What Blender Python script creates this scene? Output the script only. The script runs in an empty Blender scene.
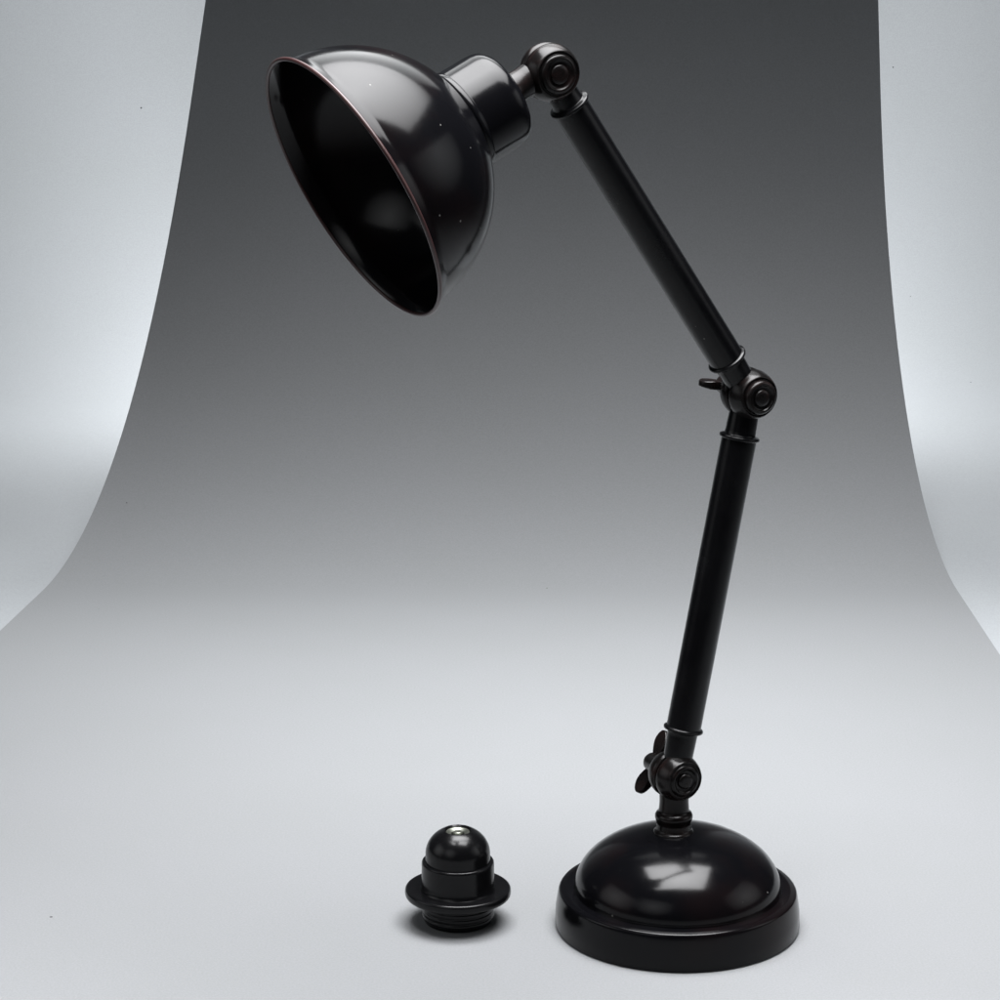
import bpy, bmesh, math, random
from mathutils import Vector, Matrix, noise
random.seed(4)
sc = bpy.context.scene
COL = sc.collection

# ------------------------------------------------------------------ helpers
def obj(name, bm, mat, parent=None, angle=32, smooth=True):
    me = bpy.data.meshes.new(name)
    bmesh.ops.recalc_face_normals(bm, faces=bm.faces[:])
    bm.to_mesh(me); bm.free()
    if smooth:
        for p in me.polygons: p.use_smooth = True
        me.set_sharp_from_angle(angle=math.radians(angle))
    me.materials.append(mat)
    o = bpy.data.objects.new(name, me); COL.objects.link(o)
    if parent:
        o.parent = parent
    return o

def empty(name, loc, parent=None):
    o = bpy.data.objects.new(name, None); COL.objects.link(o)
    o.location = loc; o.empty_display_size = .02
    if parent: o.parent = parent
    return o

def frame(origin, axis, up=(0, 0, 1)):
    """matrix whose local z runs along axis"""
    z = Vector(axis).normalized(); u = Vector(up)
    if abs(z.dot(u)) > .98: u = Vector((1, 0, 0))
    x = u.cross(z).normalized(); y = z.cross(x)
    return Matrix.Translation(origin) @ Matrix((x, y, z)).transposed().to_4x4()

def rounded(pts, cuts=4):
    """pts: (r, z) or (r, z, fillet). Returns the profile with its corners rounded."""
    out = []
    for i, p in enumerate(pts):
        f = p[2] if len(p) > 2 else 0
        if f <= 0 or i == 0 or i == len(pts)-1:
            out.append((p[0], p[1])); continue
        P = Vector(p[:2]); A = Vector(pts[i-1][:2]); B = Vector(pts[i+1][:2])
        a = (A-P); b = (B-P)
        fa = min(f, a.length*.49); fb = min(f, b.length*.49)
        q0 = P + a.normalized()*fa; q1 = P + b.normalized()*fb
        for k in range(cuts+1):
            t = k/cuts
            q = q0*(1-t)**2 + P*2*t*(1-t) + q1*t*t
            out.append((q.x, q.y))
    return out

def lathe(bm, prof, M=Matrix(), n=96, wob=None):
    rings = []
    for r, z in prof:
        if r < 1e-6:
            rings.append([bm.verts.new(M @ Vector((0, 0, z)))]); continue
        ring = []
        for k in range(n):
            a = 2*math.pi*k/n
            rr, zz = (r, z) if wob is None else wob(r, z, a)
            ring.append(bm.verts.new(M @ Vector((rr*math.cos(a), rr*math.sin(a), zz))))
        rings.append(ring)
    for A, B in zip(rings, rings[1:]):
        if len(A) == 1 and len(B) == 1: continue
        if len(A) == 1:
            for k in range(n): bm.faces.new((A[0], B[k], B[(k+1) % n]))
        elif len(B) == 1:
            for k in range(n): bm.faces.new((A[k], B[0], A[(k+1) % n]))
        else:
            for k in range(n): bm.faces.new((A[k], B[k], B[(k+1) % n], A[(k+1) % n]))
    return bm

def turned(name, pts, mat, parent, M=Matrix(), n=96, cuts=4, **k):
    bm = bmesh.new(); lathe(bm, rounded(pts, cuts), M, n, **k)
    return obj(name, bm, mat, parent)

# ------------------------------------------------------------------ materials
def mat(name, base, rough, metal=0, coat=0, spec=.5, bump=0, bscale=400, rvar=0, coat_rough=.05, worn=None, wscale=60, wamt=.5, dust=0):
    m = bpy.data.materials.new(name); m.use_nodes = True
    nt = m.node_tree; N = nt.nodes; L = nt.links
    b = N['Principled BSDF']
    b.inputs['Base Color'].default_value = (*base, 1)
    b.inputs['Roughness'].default_value = rough
    b.inputs['Metallic'].default_value = metal
    b.inputs['Coat Weight'].default_value = coat
    b.inputs['Coat Roughness'].default_value = coat_rough
    b.inputs['Specular IOR Level'].default_value = spec
    tc = N.new('ShaderNodeTexCoord')
    if bump:
        nz = N.new('ShaderNodeTexNoise'); nz.inputs['Scale'].default_value = bscale
        nz.inputs['Detail'].default_value = 5
        L.new(tc.outputs['Object'], nz.inputs['Vector'])
        bp = N.new('ShaderNodeBump'); bp.inputs['Strength'].default_value = bump
        bp.inputs['Distance'].default_value = .0006
        L.new(nz.outputs['Fac'], bp.inputs['Height']); L.new(bp.outputs['Normal'], b.inputs['Normal'])
    if rvar:
        nz = N.new('ShaderNodeTexNoise'); nz.inputs['Scale'].default_value = 45
        nz.inputs['Detail'].default_value = 8; nz.inputs['Roughness'].default_value = .65
        L.new(tc.outputs['Object'], nz.inputs['Vector'])
        mr = N.new('ShaderNodeMapRange')
        mr.inputs['To Min'].default_value = max(rough-rvar, .02); mr.inputs['To Max'].default_value = rough+rvar
        mr.inputs['From Min'].default_value = .3; mr.inputs['From Max'].default_value = .7
        L.new(nz.outputs['Fac'], mr.inputs['Value']); L.new(mr.outputs['Result'], b.inputs['Roughness'])
    if worn:
        nz = N.new('ShaderNodeTexNoise'); nz.inputs['Scale'].default_value = wscale
        nz.inputs['Detail'].default_value = 6
        L.new(tc.outputs['Object'], nz.inputs['Vector'])
        mr = N.new('ShaderNodeMapRange'); mr.inputs['From Min'].default_value = .48; mr.inputs['From Max'].default_value = .7
        mr.inputs['To Max'].default_value = wamt
        L.new(nz.outputs['Fac'], mr.inputs['Value'])
        mx = N.new('ShaderNodeMix'); mx.data_type = 'RGBA'
        mx.inputs['A'].default_value = (*base, 1); mx.inputs['B'].default_value = (*worn, 1)
        L.new(mr.outputs['Result'], mx.inputs['Factor']); L.new(mx.outputs['Result'], b.inputs['Base Color'])
    if dust:      # sparse pale dust specks lying on the paint
        src = b.inputs['Base Color'].links[0].from_socket if b.inputs['Base Color'].links else None
        vo = N.new('ShaderNodeTexVoronoi'); vo.inputs['Scale'].default_value = 230; vo.inputs['Randomness'].default_value = 1
        L.new(tc.outputs['Object'], vo.inputs['Vector'])
        lt = N.new('ShaderNodeMath'); lt.operation = 'LESS_THAN'; lt.inputs[1].default_value = .11
        L.new(vo.outputs['Distance'], lt.inputs[0])
        sp = N.new('ShaderNodeSeparateColor'); L.new(vo.outputs['Color'], sp.inputs['Color'])
        sz = N.new('ShaderNodeMath'); sz.operation = 'MULTIPLY'; sz.inputs[1].default_value = .15
        L.new(sp.outputs['Green'], sz.inputs[0]); L.new(sz.outputs[0], lt.inputs[1])
        gt = N.new('ShaderNodeMath'); gt.operation = 'GREATER_THAN'; gt.inputs[1].default_value = .94
        L.new(sp.outputs['Red'], gt.inputs[0])
        mu = N.new('ShaderNodeMath'); mu.operation = 'MULTIPLY'
        L.new(lt.outputs[0], mu.inputs[0]); L.new(gt.outputs[0], mu.inputs[1])
        mx = N.new('ShaderNodeMix'); mx.data_type = 'RGBA'
        mx.inputs['A'].default_value = (*base, 1); mx.inputs['B'].default_value = (.10, .10, .095, 1)
        if src: L.new(src, mx.inputs['A'])
        L.new(mu.outputs[0], mx.inputs['Factor']); L.new(mx.outputs['Result'], b.inputs['Base Color'])
    return m

ENAMEL = mat('black_gloss_enamel', (.0022, .0022, .0028), .15, spec=.175, bump=.05, bscale=70, rvar=.035, worn=(.007, .0035, .0035), wscale=25, dust=1)
SATIN = mat('black_satin_paint', (.0022, .0022, .0026), .22, spec=.2, bump=.08, bscale=200, rvar=.08, dust=1)
JOINT = mat('black_cast_metal', (.0030, .0026, .0026), .25, spec=.19, bump=.12, bscale=320, rvar=.06, worn=(.011, .005, .0045), wscale=90)
RIM = mat('brown_black_edge', (.035, .014, .014), .35, bump=.1, bscale=300)
BAKE = mat('black_moulded_plastic', (.003, .003, .0034), .22, spec=.22, bump=.06, bscale=300, rvar=.06)
ZINC = mat('zinc_plated_metal', (.2, .21, .18), .42, metal=1, bump=.1, bscale=500)

def paper_mat(name, base):
    m = mat(name, base, .62, spec=.3, bump=.10, bscale=1400)
    nt = m.node_tree; N = nt.nodes; L = nt.links; b = N['Principled BSDF']
    tc = N.new('ShaderNodeTexCoord')
    nz = N.new('ShaderNodeTexNoise'); nz.inputs['Scale'].default_value = 9; nz.inputs['Detail'].default_value = 9
    nz.inputs['Roughness'].default_value = .6
    L.new(tc.outputs['Object'], nz.inputs['Vector'])
    mx = N.new('ShaderNodeMix'); mx.data_type = 'RGBA'
    mx.inputs['A'].default_value = (base[0]*.965, base[1]*.97, base[2]*.965, 1)
    mx.inputs['B'].default_value = (base[0]*1.025, base[1]*1.02, base[2]*1.04, 1)
    L.new(nz.outputs['Fac'], mx.inputs['Factor'])
    # fine fibre grain
    fg = N.new('ShaderNodeTexNoise'); fg.inputs['Scale'].default_value = 900; fg.inputs['Detail'].default_value = 3
    L.new(tc.outputs['Object'], fg.inputs['Vector'])
    fr = N.new('ShaderNodeMapRange'); fr.inputs['From Min'].default_value = .3; fr.inputs['From Max'].default_value = .7
    fr.inputs['To Min'].default_value = .93; fr.inputs['To Max'].default_value = 1.07
    L.new(fg.outputs['Fac'], fr.inputs['Value'])
    gm = N.new('ShaderNodeVectorMath'); gm.operation = 'SCALE'
    L.new(mx.outputs['Result'], gm.inputs[0]); L.new(fr.outputs['Result'], gm.inputs['Scale'])
    # a few dark crumbs
    vo = N.new('ShaderNodeTexVoronoi'); vo.inputs['Scale'].default_value = 26
    L.new(tc.outputs['Object'], vo.inputs['Vector'])
    lt = N.new('ShaderNodeMath'); lt.operation = 'LESS_THAN'; lt.inputs[1].default_value = .022
    L.new(vo.outputs['Distance'], lt.inputs[0])
    sp = N.new('ShaderNodeSeparateColor'); L.new(vo.outputs['Color'], sp.inputs['Color'])
    gt = N.new('ShaderNodeMath'); gt.operation = 'GREATER_THAN'; gt.inputs[1].default_value = .80
    L.new(sp.outputs['Red'], gt.inputs[0])
    mu = N.new('ShaderNodeMath'); mu.operation = 'MULTIPLY'
    L.new(lt.outputs[0], mu.inputs[0]); L.new(gt.outputs[0], mu.inputs[1])
    m2 = N.new('ShaderNodeMix'); m2.data_type = 'RGBA'; m2.inputs['B'].default_value = (.02, .02, .02, 1)
    L.new(gm.outputs[0], m2.inputs['A']); L.new(mu.outputs[0], m2.inputs['Factor'])
    L.new(m2.outputs['Result'], b.inputs['Base Color'])
    return m
PAPER = paper_mat('grey_backdrop_paper', (.201, .207, .211))
WALLM = paper_mat('pale_grey_studio_paint', (.32, .335, .345))

# ------------------------------------------------------------------ setting
def sweep_profile(y0, R, end_deg, top):
    pts = [(-1.2, 0), (-.6, 0), (-.2, 0), (.2, 0), (y0, 0)]
    n = 40
    for k in range(1, n+1):
        a = math.radians(end_deg)*k/n
        pts.append((y0+R*math.sin(a), R*(1-math.cos(a))))
    y, z = pts[-1]; a = math.radians(end_deg)
    L = (top-z)/math.sin(a)
    for k in range(1, 9):
        pts.append((y+L*k/8*math.cos(a), z+L*k/8*math.sin(a)))
    return pts

def sheet(name, prof, left, right, z, thick, mat_, nx=24):
    """a bent sheet: left(s), right(s) give the edge x at arc length s counted back from the top"""
    total = sum((Vector(b)-Vector(a)).length for a, b in zip(prof, prof[1:]))
    bm = bmesh.new(); s = 0; rows = []
    for i, p in enumerate(prof):
        if i: s += (Vector(p)-Vector(prof[i-1])).length
        a = prof[max(i-1, 0)]; b = prof[min(i+1, len(prof)-1)]
        t = (Vector(b)-Vector(a)).normalized(); nrm = Vector((-t.y, t.x))
        x0, x1 = left(total-s), right(total-s)
        rows.append(([bm.verts.new((x0+(x1-x0)*k/nx, p[0], p[1]+z)) for k in range(nx+1)],
                     [bm.verts.new((x0+(x1-x0)*k/nx, p[0]-nrm.x*thick, p[1]+z-nrm.y*thick)) for k in range(nx+1)]))
    for (a, a2), (b, b2) in zip(rows, rows[1:]):
        for k in range(nx):
            bm.faces.new((a[k], a[k+1], b[k+1], b[k])); bm.faces.new((a2[k], b2[k], b2[k+1], a2[k+1]))
        bm.faces.new((a[0], b[0], b2[0], a2[0])); bm.faces.new((a[nx], a2[nx], b2[nx], b[nx]))
    for (a, a2) in (rows[0], rows[-1]):
        for k in range(nx): bm.faces.new((a[k], a[k+1], a2[k+1], a2[k]))
    return obj(name, bm, mat_, angle=60)

TOP = .95
prof = sweep_profile(.59, .33, 86, TOP)
# the sheet's left edge runs a little askew, as in the photograph
backdrop = sheet('backdrop', prof, lambda s: -.131-.165*s,
                 lambda s: .262+.05*s, .0, .0006, PAPER)
backdrop['kind'] = 'structure'
cove = sheet('studio_wall', [(-1.6, 0)] + sweep_profile(1.15, .45, 90, 1.6), lambda s: -1.6, lambda s: 1.6, -.006, .01, WALLM)
cove['kind'] = 'structure'

# ------------------------------------------------------------------ desk lamp
BX = .0910
J1 = Vector((.0885, 0, .0813)); J2 = Vector((.1232, .0188, .2759)); J3 = Vector((.0228, -.0345, .4420))
NX = Vector((.4695, -.8829, 0))                   # the pins of all three joints point this way
lamp = empty('desk_lamp', (BX, 0, 0))
lamp['label'] = 'black jointed desk lamp with a domed metal shade, two-section arm and round weighted base'
lamp['category'] = 'lamp'
T0 = Matrix.Translation((-BX, 0, 0))              # world -> lamp space

# base: stepped rim disc with a dome on it
base = turned('base', [(0, .0), (.0585, .0), (.0622, .0, .0012), (.0627, .0015), (.0624, .0100), (.0612, .0178, .002), (.0606, .0197, .0012), (.0575, .0203, .001), (.0545, .0199, .0006), (.0520, .0197), (0, .0197)], ENAMEL, lamp, n=160, cuts=6)
dome = [(.0533, .0196)]
for k in range(0, 41):
    a = math.pi/2*k/40
    dome.append((.0530*math.cos(a)**.96 if k < 40 else 0, .0202+.0312*math.sin(a)))
bm = bmesh.new(); lathe(bm, dome, n=160); obj('dome', bm, ENAMEL, base)
felt = turned('felt_pad', [(0, .0002), (.0555, .0002), (.056, .0012), (0, .0012)], SATIN, base)
# stem on the dome
top = .0514
stem = turned('stem', [(0, top-.002), (.0104, top-.0025), (.0103, top+.0000, .0008), (.0090, top+.0010, .0008), (.0086, top+.0045, .001),
               (.0093, top+.0062, .001), (.0098, top+.0080, .0016), (.0092, top+.0098, .001), (.0078, top+.0108, .0012), (.0074, top+.016, .002), (.0076, top+.024), (0, top+.025)], JOINT, lamp,
               Matrix.Translation((J1.x-BX, 0, 0)))

def joint(P, size=1.0, wing=None, jut=0.0, thick=1.0):
    """cast swivel joint: two domed halves on one pin, ringed cap on the face, wing nut behind"""
    M = T0 @ frame(P, NX) @ Matrix.Diagonal((1, 1, thick, 1))
    s = size
    j = turned('swivel_joint', [(0, .0004*s), (.0100*s, .0004*s), (.0112*s, .0006*s, .0004), (.0122*s, .0018*s, .0008), (.0122*s, .0042*s, .002), (.0112*s, .0078*s, .002), (.0102*s, .0100*s, .0012),
               (.0094*s, .0106*s, .0005), (.0092*s, .0098*s, .0004), (.0084*s, .0098*s, .0004), (.0081*s, .0112*s+jut, .0010), (.0066*s, .0120*s+jut, .0008), (.0058*s, .0110*s+jut, .0008), (.0048*s, .0108*s+jut, .0005), (0, .0108*s+jut)], JOINT, lamp, M, n=72, cuts=5)
    turned('rear_shell', [(0, -.0003*s), (.0100*s, -.0003*s), (.0114*s, -.0006*s, .0004), (.0122*s, -.0020*s, .0008), (.0122*s, -.0045*s, .002), (.0108*s, -.0085*s, .003), (.0080*s, -.0108*s, .002), (.0055*s, -.0116*s), (0, -.0116*s)], JOINT, j, M, n=72, cuts=5)
    # slotted screw head inside the ringed cap
    bm = bmesh.new()
    z0 = .0109*s+jut
    lathe(bm, rounded([(0, z0-.001), (.0040*s, z0-.001), (.0042*s, z0+.0008, .0006), (.0030*s, z0+.0016, .0008), (0, z0+.0018)]), M, 48)
    obj('screw_head', bm, JOINT, j)
    if wing:
        ang, L = wing
        w0 = turned('wing_nut', [(0, -.0110*s), (.0062, -.0110*s, .0005), (.0066, -.0135, .0010), (.0058, -.0175, .002), (.0048, -.0235, .0018), (.0030, -.0250, .0010), (0, -.0252)], JOINT, j, M, n=48)
        for sgn in (1, -1):
            bm = bmesh.new()
            # wing outline in its own plane: u outwards from the pin, v along the pin backwards
            n = 28; ring_f = []; ring_b = []
            for k in range(n):
                a = 2*math.pi*k/n
                u = .0105 + (L-.0105+.001)*math.cos(a) if math.cos(a) > 0 else .0105+.0085*math.cos(a)
                wd = .0048*(1.0 if math.cos(a) > 0 else 1.0-.25*abs(math.cos(a)))
                v = -.0195 - .20*(u-.004) + wd*math.sin(a)
                th = .0022*(1-.35*max(0, math.cos(a)))
                for ring, sg in ((ring_f, 1), (ring_b, -1)):
                    ring.append(Vector((u, sg*th, v)))
            Rm = Matrix.Rotation(math.radians(ang + (0 if sgn > 0 else 180)), 4, 'Z')
            fa = [bm.verts.new(M @ Rm @ p) for p in ring_f]; fb = [bm.verts.new(M @ Rm @ p) for p in ring_b]
            bm.faces.new(fa); bm.faces.new(fb[::-1])
            for k in range(n): bm.faces.new((fa[k], fb[k], fb[(k+1) % n], fa[(k+1) % n]))
            bmesh.ops.recalc_face_normals(bm, faces=bm.faces[:])
            bmesh.ops.bevel(bm, geom=[e for e in bm.edges if len(e.link_faces) == 2 and any(len(f.verts) > 6 for f in e.link_faces)], offset=.0007, segments=3, affect='EDGES', profile=.6)
            obj('wing', bm, JOINT, w0)
    return j

joint(J1, 1.0, wing=(62, .0165), jut=-.0006)
joint(J2, 1.04, wing=(172, .0138), jut=.0012)
joint(J3, 1.12, thick=.82)

def arm(A, B, ra, rb, r=.0088):
    """tube between two joints with a ridged socket and a narrower neck at both ends"""
    d = (B-A); Ld = d.length; M = T0 @ frame(A, d)
    f = lambda z: Ld-z
    nk = r-.0011
    t = turned('arm_tube', [(0, ra), (r-.0006, ra, .0003), (r, ra+.0008), (r, f(rb+.0008)), (r-.0006, f(rb), .0003), (0, f(rb))], SATIN, lamp, M, n=72)
    for z, q in ((ra, 1), (rb, -1)):
        g = (lambda v: v) if q > 0 else f
        turned('end_socket', [(0, g(.0065)), (nk-.0012, g(.0068), .0008), (nk-.0003, g(.0088), .001), (nk, g(z-.0030), .0006), (nk+.0002, g(z-.0014), .0004), (r+.0013, g(z-.0008), .0006), (r+.0014, g(z+.0006), .0006), (r+.0002, g(z+.0012), .0003), (r-.0007, g(z+.0012))], SATIN, t, M, n=72)
    return t
arm(J1, J2, .0245, .0225)
arm(J2, J3, .0225, .0195)

# shade
AX = Vector((-.7945, -.4230, -.4320)).normalized()      # the way the shade opens
SM = T0 @ frame(J3+Vector((-.0012, 0, .0014)), AX)
neck = turned('shade_neck', [(0, .010), (.0080, .010), (.0074, .0150, .002), (.0078, .0195, .0016), (.0092, .0225, .0006), (.0094, .0240), (0, .0240)], JOINT, lamp, SM, n=64)
shade = None
Rs = .0647; O = .1115
# outer skin from the cup edge to the lip, then the rolled lip and the inner skin
pr = []
a0 = math.asin(.0205/Rs)
for k in range(0, 49):
    a = a0 + (math.radians(86)-a0)*k/48
    pr.append((Rs*math.sin(a), O - Rs*math.cos(a)))
pr += [(.0651, O-.0034), (.0656, O-.0022), (.0662, O-.0010), (.0667, O-.0002)]
inn = [(.0664, O+.0006), (.0656, O-.0004), (.0647, O-.0022), (.0641, O-.0034)]
Ri = Rs-.0012
for k in range(48, -1, -1):
    a = a0 + (math.radians(86)-a0)*k/48
    if a < math.radians(85): inn.append((Ri*math.sin(a), O - Ri*math.cos(a)))
bm = bmesh.new(); lathe(bm, pr+inn, SM, 192)
shade = obj('lamp_shade', bm, ENAMEL, lamp)
bm = bmesh.new()
rl = [(.0667+.0010*math.cos(t), O+.0001+.0010*math.sin(t)) for t in [2*math.pi*k/14 for k in range(15)]]
lathe(bm, rl, SM, 192); obj('rolled_rim', bm, RIM, shade)
# lamp holder cup behind the shade
h0 = O - math.sqrt(Rs**2-.0242**2)
turned('holder_cup', [(0, .0228), (.0130, .0228, .001), (.0208, .0242, .003), (.0238, .0280, .0030), (.0242, .033), (.0243, h0-.0030, .0004), (.0251, h0-.0024, .0006), (.0254, h0-.0004, .0006), (.0242, h0+.0014), (.0225, h0+.0016), (.0222, h0-.004), (.0215, .033), (.0190, .0262), (0, .0262)], ENAMEL, lamp, SM, n=128)
# inner collar of the holder, seen through the mouth of the shade
turned('inner_collar', [(.0120, .030), (.0190, .030), (.0190, h0+.0065, .0006), (.0172, h0+.0070, .0006), (.0168, h0+.002), (.0165, .034), (.0120, .034)], SATIN, shade, SM, n=96)

# ------------------------------------------------------------------ bulb socket standing on the paper
S = Vector((-.0216, .0039, 0))
so = empty('bulb_socket', S)
so['label'] = 'small black threaded bulb socket with a wide flange standing beside the lamp base'
so['category'] = 'socket'
skirt_pts = [(0, .0), (.0150, .0), (.0172, .0006, .0008), (.0176, .0022)]
z = .0030
while z < .0125:
    skirt_pts += [(.0184, z, .0006), (.0185, z+.0012, .0006), (.0181, z+.0020, .0005)]; z += .0028
skirt_pts += [(.0180, .0145), (0, .0145)]
turned('threaded_skirt', skirt_pts, BAKE, so, n=96)
fl = turned('flange', [(0, .0142), (.0255, .0142), (.0270, .0148, .0010), (.0273, .0165), (.0271, .0184, .0012), (.0262, .0190, .0006), (.0200, .0186), (0, .0186)], BAKE, so, n=128)
turned('collar', [(0, .0180), (.0196, .0184), (.0190, .0196, .001), (.0187, .0215), (.0186, .0322, .0003), (.0183, .0334, .0006), (.0168, .0336), (0, .0336)], BAKE, so, n=96)
cp = [(0, .0330), (.0168, .0330), (.0167, .0342), (.0166, .0375)]
for k in range(1, 21):
    a = math.radians(62)*k/20
    cp.append((.0166*math.cos(a)**1.0, .0375+.0142*math.sin(a)))
rr, zz = cp[-1]
cp += [(rr-.0006, zz+.0002), (rr-.0014, zz-.0006), (rr-.0018, zz-.0030), (0, zz-.0030)]
cap = bmesh.new(); lathe(cap, cp, n=96); cap = obj('cap', cap, BAKE, so)
print('cap', rr, zz)
turned('metal_contact', [(0, zz-.0029), (.0024, zz-.0029), (.0026, zz-.0012, .0005), (.0020, zz-.0006, .0004), (.0008, zz-.0006), (0, zz-.0009)], ZINC, cap, n=48)
turned('contact_ring', [(.0032, zz-.0029), (.0033, zz-.0018, .0003), (.0046, zz-.0012, .0004), (.0056, zz-.0006, .0004), (.0061, zz-.0008, .0003), (.0062, zz-.0029)], ZINC, cap, n=48)

# ------------------------------------------------------------------ light
def area(name, loc, target, sx, sy, power, spread=180, color=(1, 1, 1)):
    l = bpy.data.lights.new(name, 'AREA'); l.shape = 'RECTANGLE'; l.size = sx; l.size_y = sy
    l.energy = power; l.color = color; l.spread = math.radians(spread)
    o = bpy.data.objects.new(name, l); COL.objects.link(o); o.location = loc
    o.rotation_euler = (Vector(target)-Vector(loc)).to_track_quat('-Z', 'Y').to_euler()
    return o
area('softbox_overhead', (.10, .00, .92), (.10, .01, 0), .66, .62, 11.4, 105, (.985, .985, 1))
area('softbox_rear', (.03, .46, .92), (.0, -.95, .10), .62, .32, .40, 64, (.97, .99, 1))
area('table_fill', (.0, .46, .95), (.0, .44, 0), 1.0, .24, 1.3, 48, (.97, .99, 1))  # added fill, out of view: brightens the paper behind the lamp
area('table_fill', (-.38, -.22, .95), (-.36, -.20, 0), .34, .34, .80, 44, (.985, .985, 1))  # second added fill, unseen, lifts the left foreground of the paper
area('fill_panel', (-1.0, -1.6, 1.0), (-.12, -.20, 0), 1.7, 1.4, .6, 46, (.97, .985, 1))
area('side_panel', (-1.6, -.45, .72), (-.05, -.20, 0), 1.6, 1.1, .7, 54, (.97, .985, 1))
area('side_panel', (1.6, -.35, .72), (.0, -.20, 0), 1.6, 1.1, .7, 54, (.97, .985, 1))
area('background_lamp', (-.13, 1.16, .34), (-.90, 1.22, .16), .24, .62, 6.6, 180, (.98, .99, 1))
area('background_lamp', (.15, 1.16, .34), (.92, 1.22, .16), .24, .62, 6.6, 180, (.98, .99, 1))

w = bpy.data.worlds.new('World'); sc.world = w; w.use_nodes = True
w.node_tree.nodes['Background'].inputs['Color'].default_value = (.8, .9, 1, 1)
w.node_tree.nodes['Background'].inputs['Strength'].default_value = .025

# ------------------------------------------------------------------ camera
cd = bpy.data.cameras.new('camera'); cam = bpy.data.objects.new('camera', cd); COL.objects.link(cam)
cam.location = (0, -1.48687, .62987)
cam.rotation_euler = (math.radians(90-15.2), 0, 0)
cd.sensor_width = 36; cd.lens = 36*3.112
cd.clip_start = .05; cd.clip_end = 60
sc.camera = cam

vs = sc.view_settings
vs.view_transform = 'Standard'; vs.look = 'None'; vs.exposure = 0.13; vs.gamma = 1
vs.use_curve_mapping = False
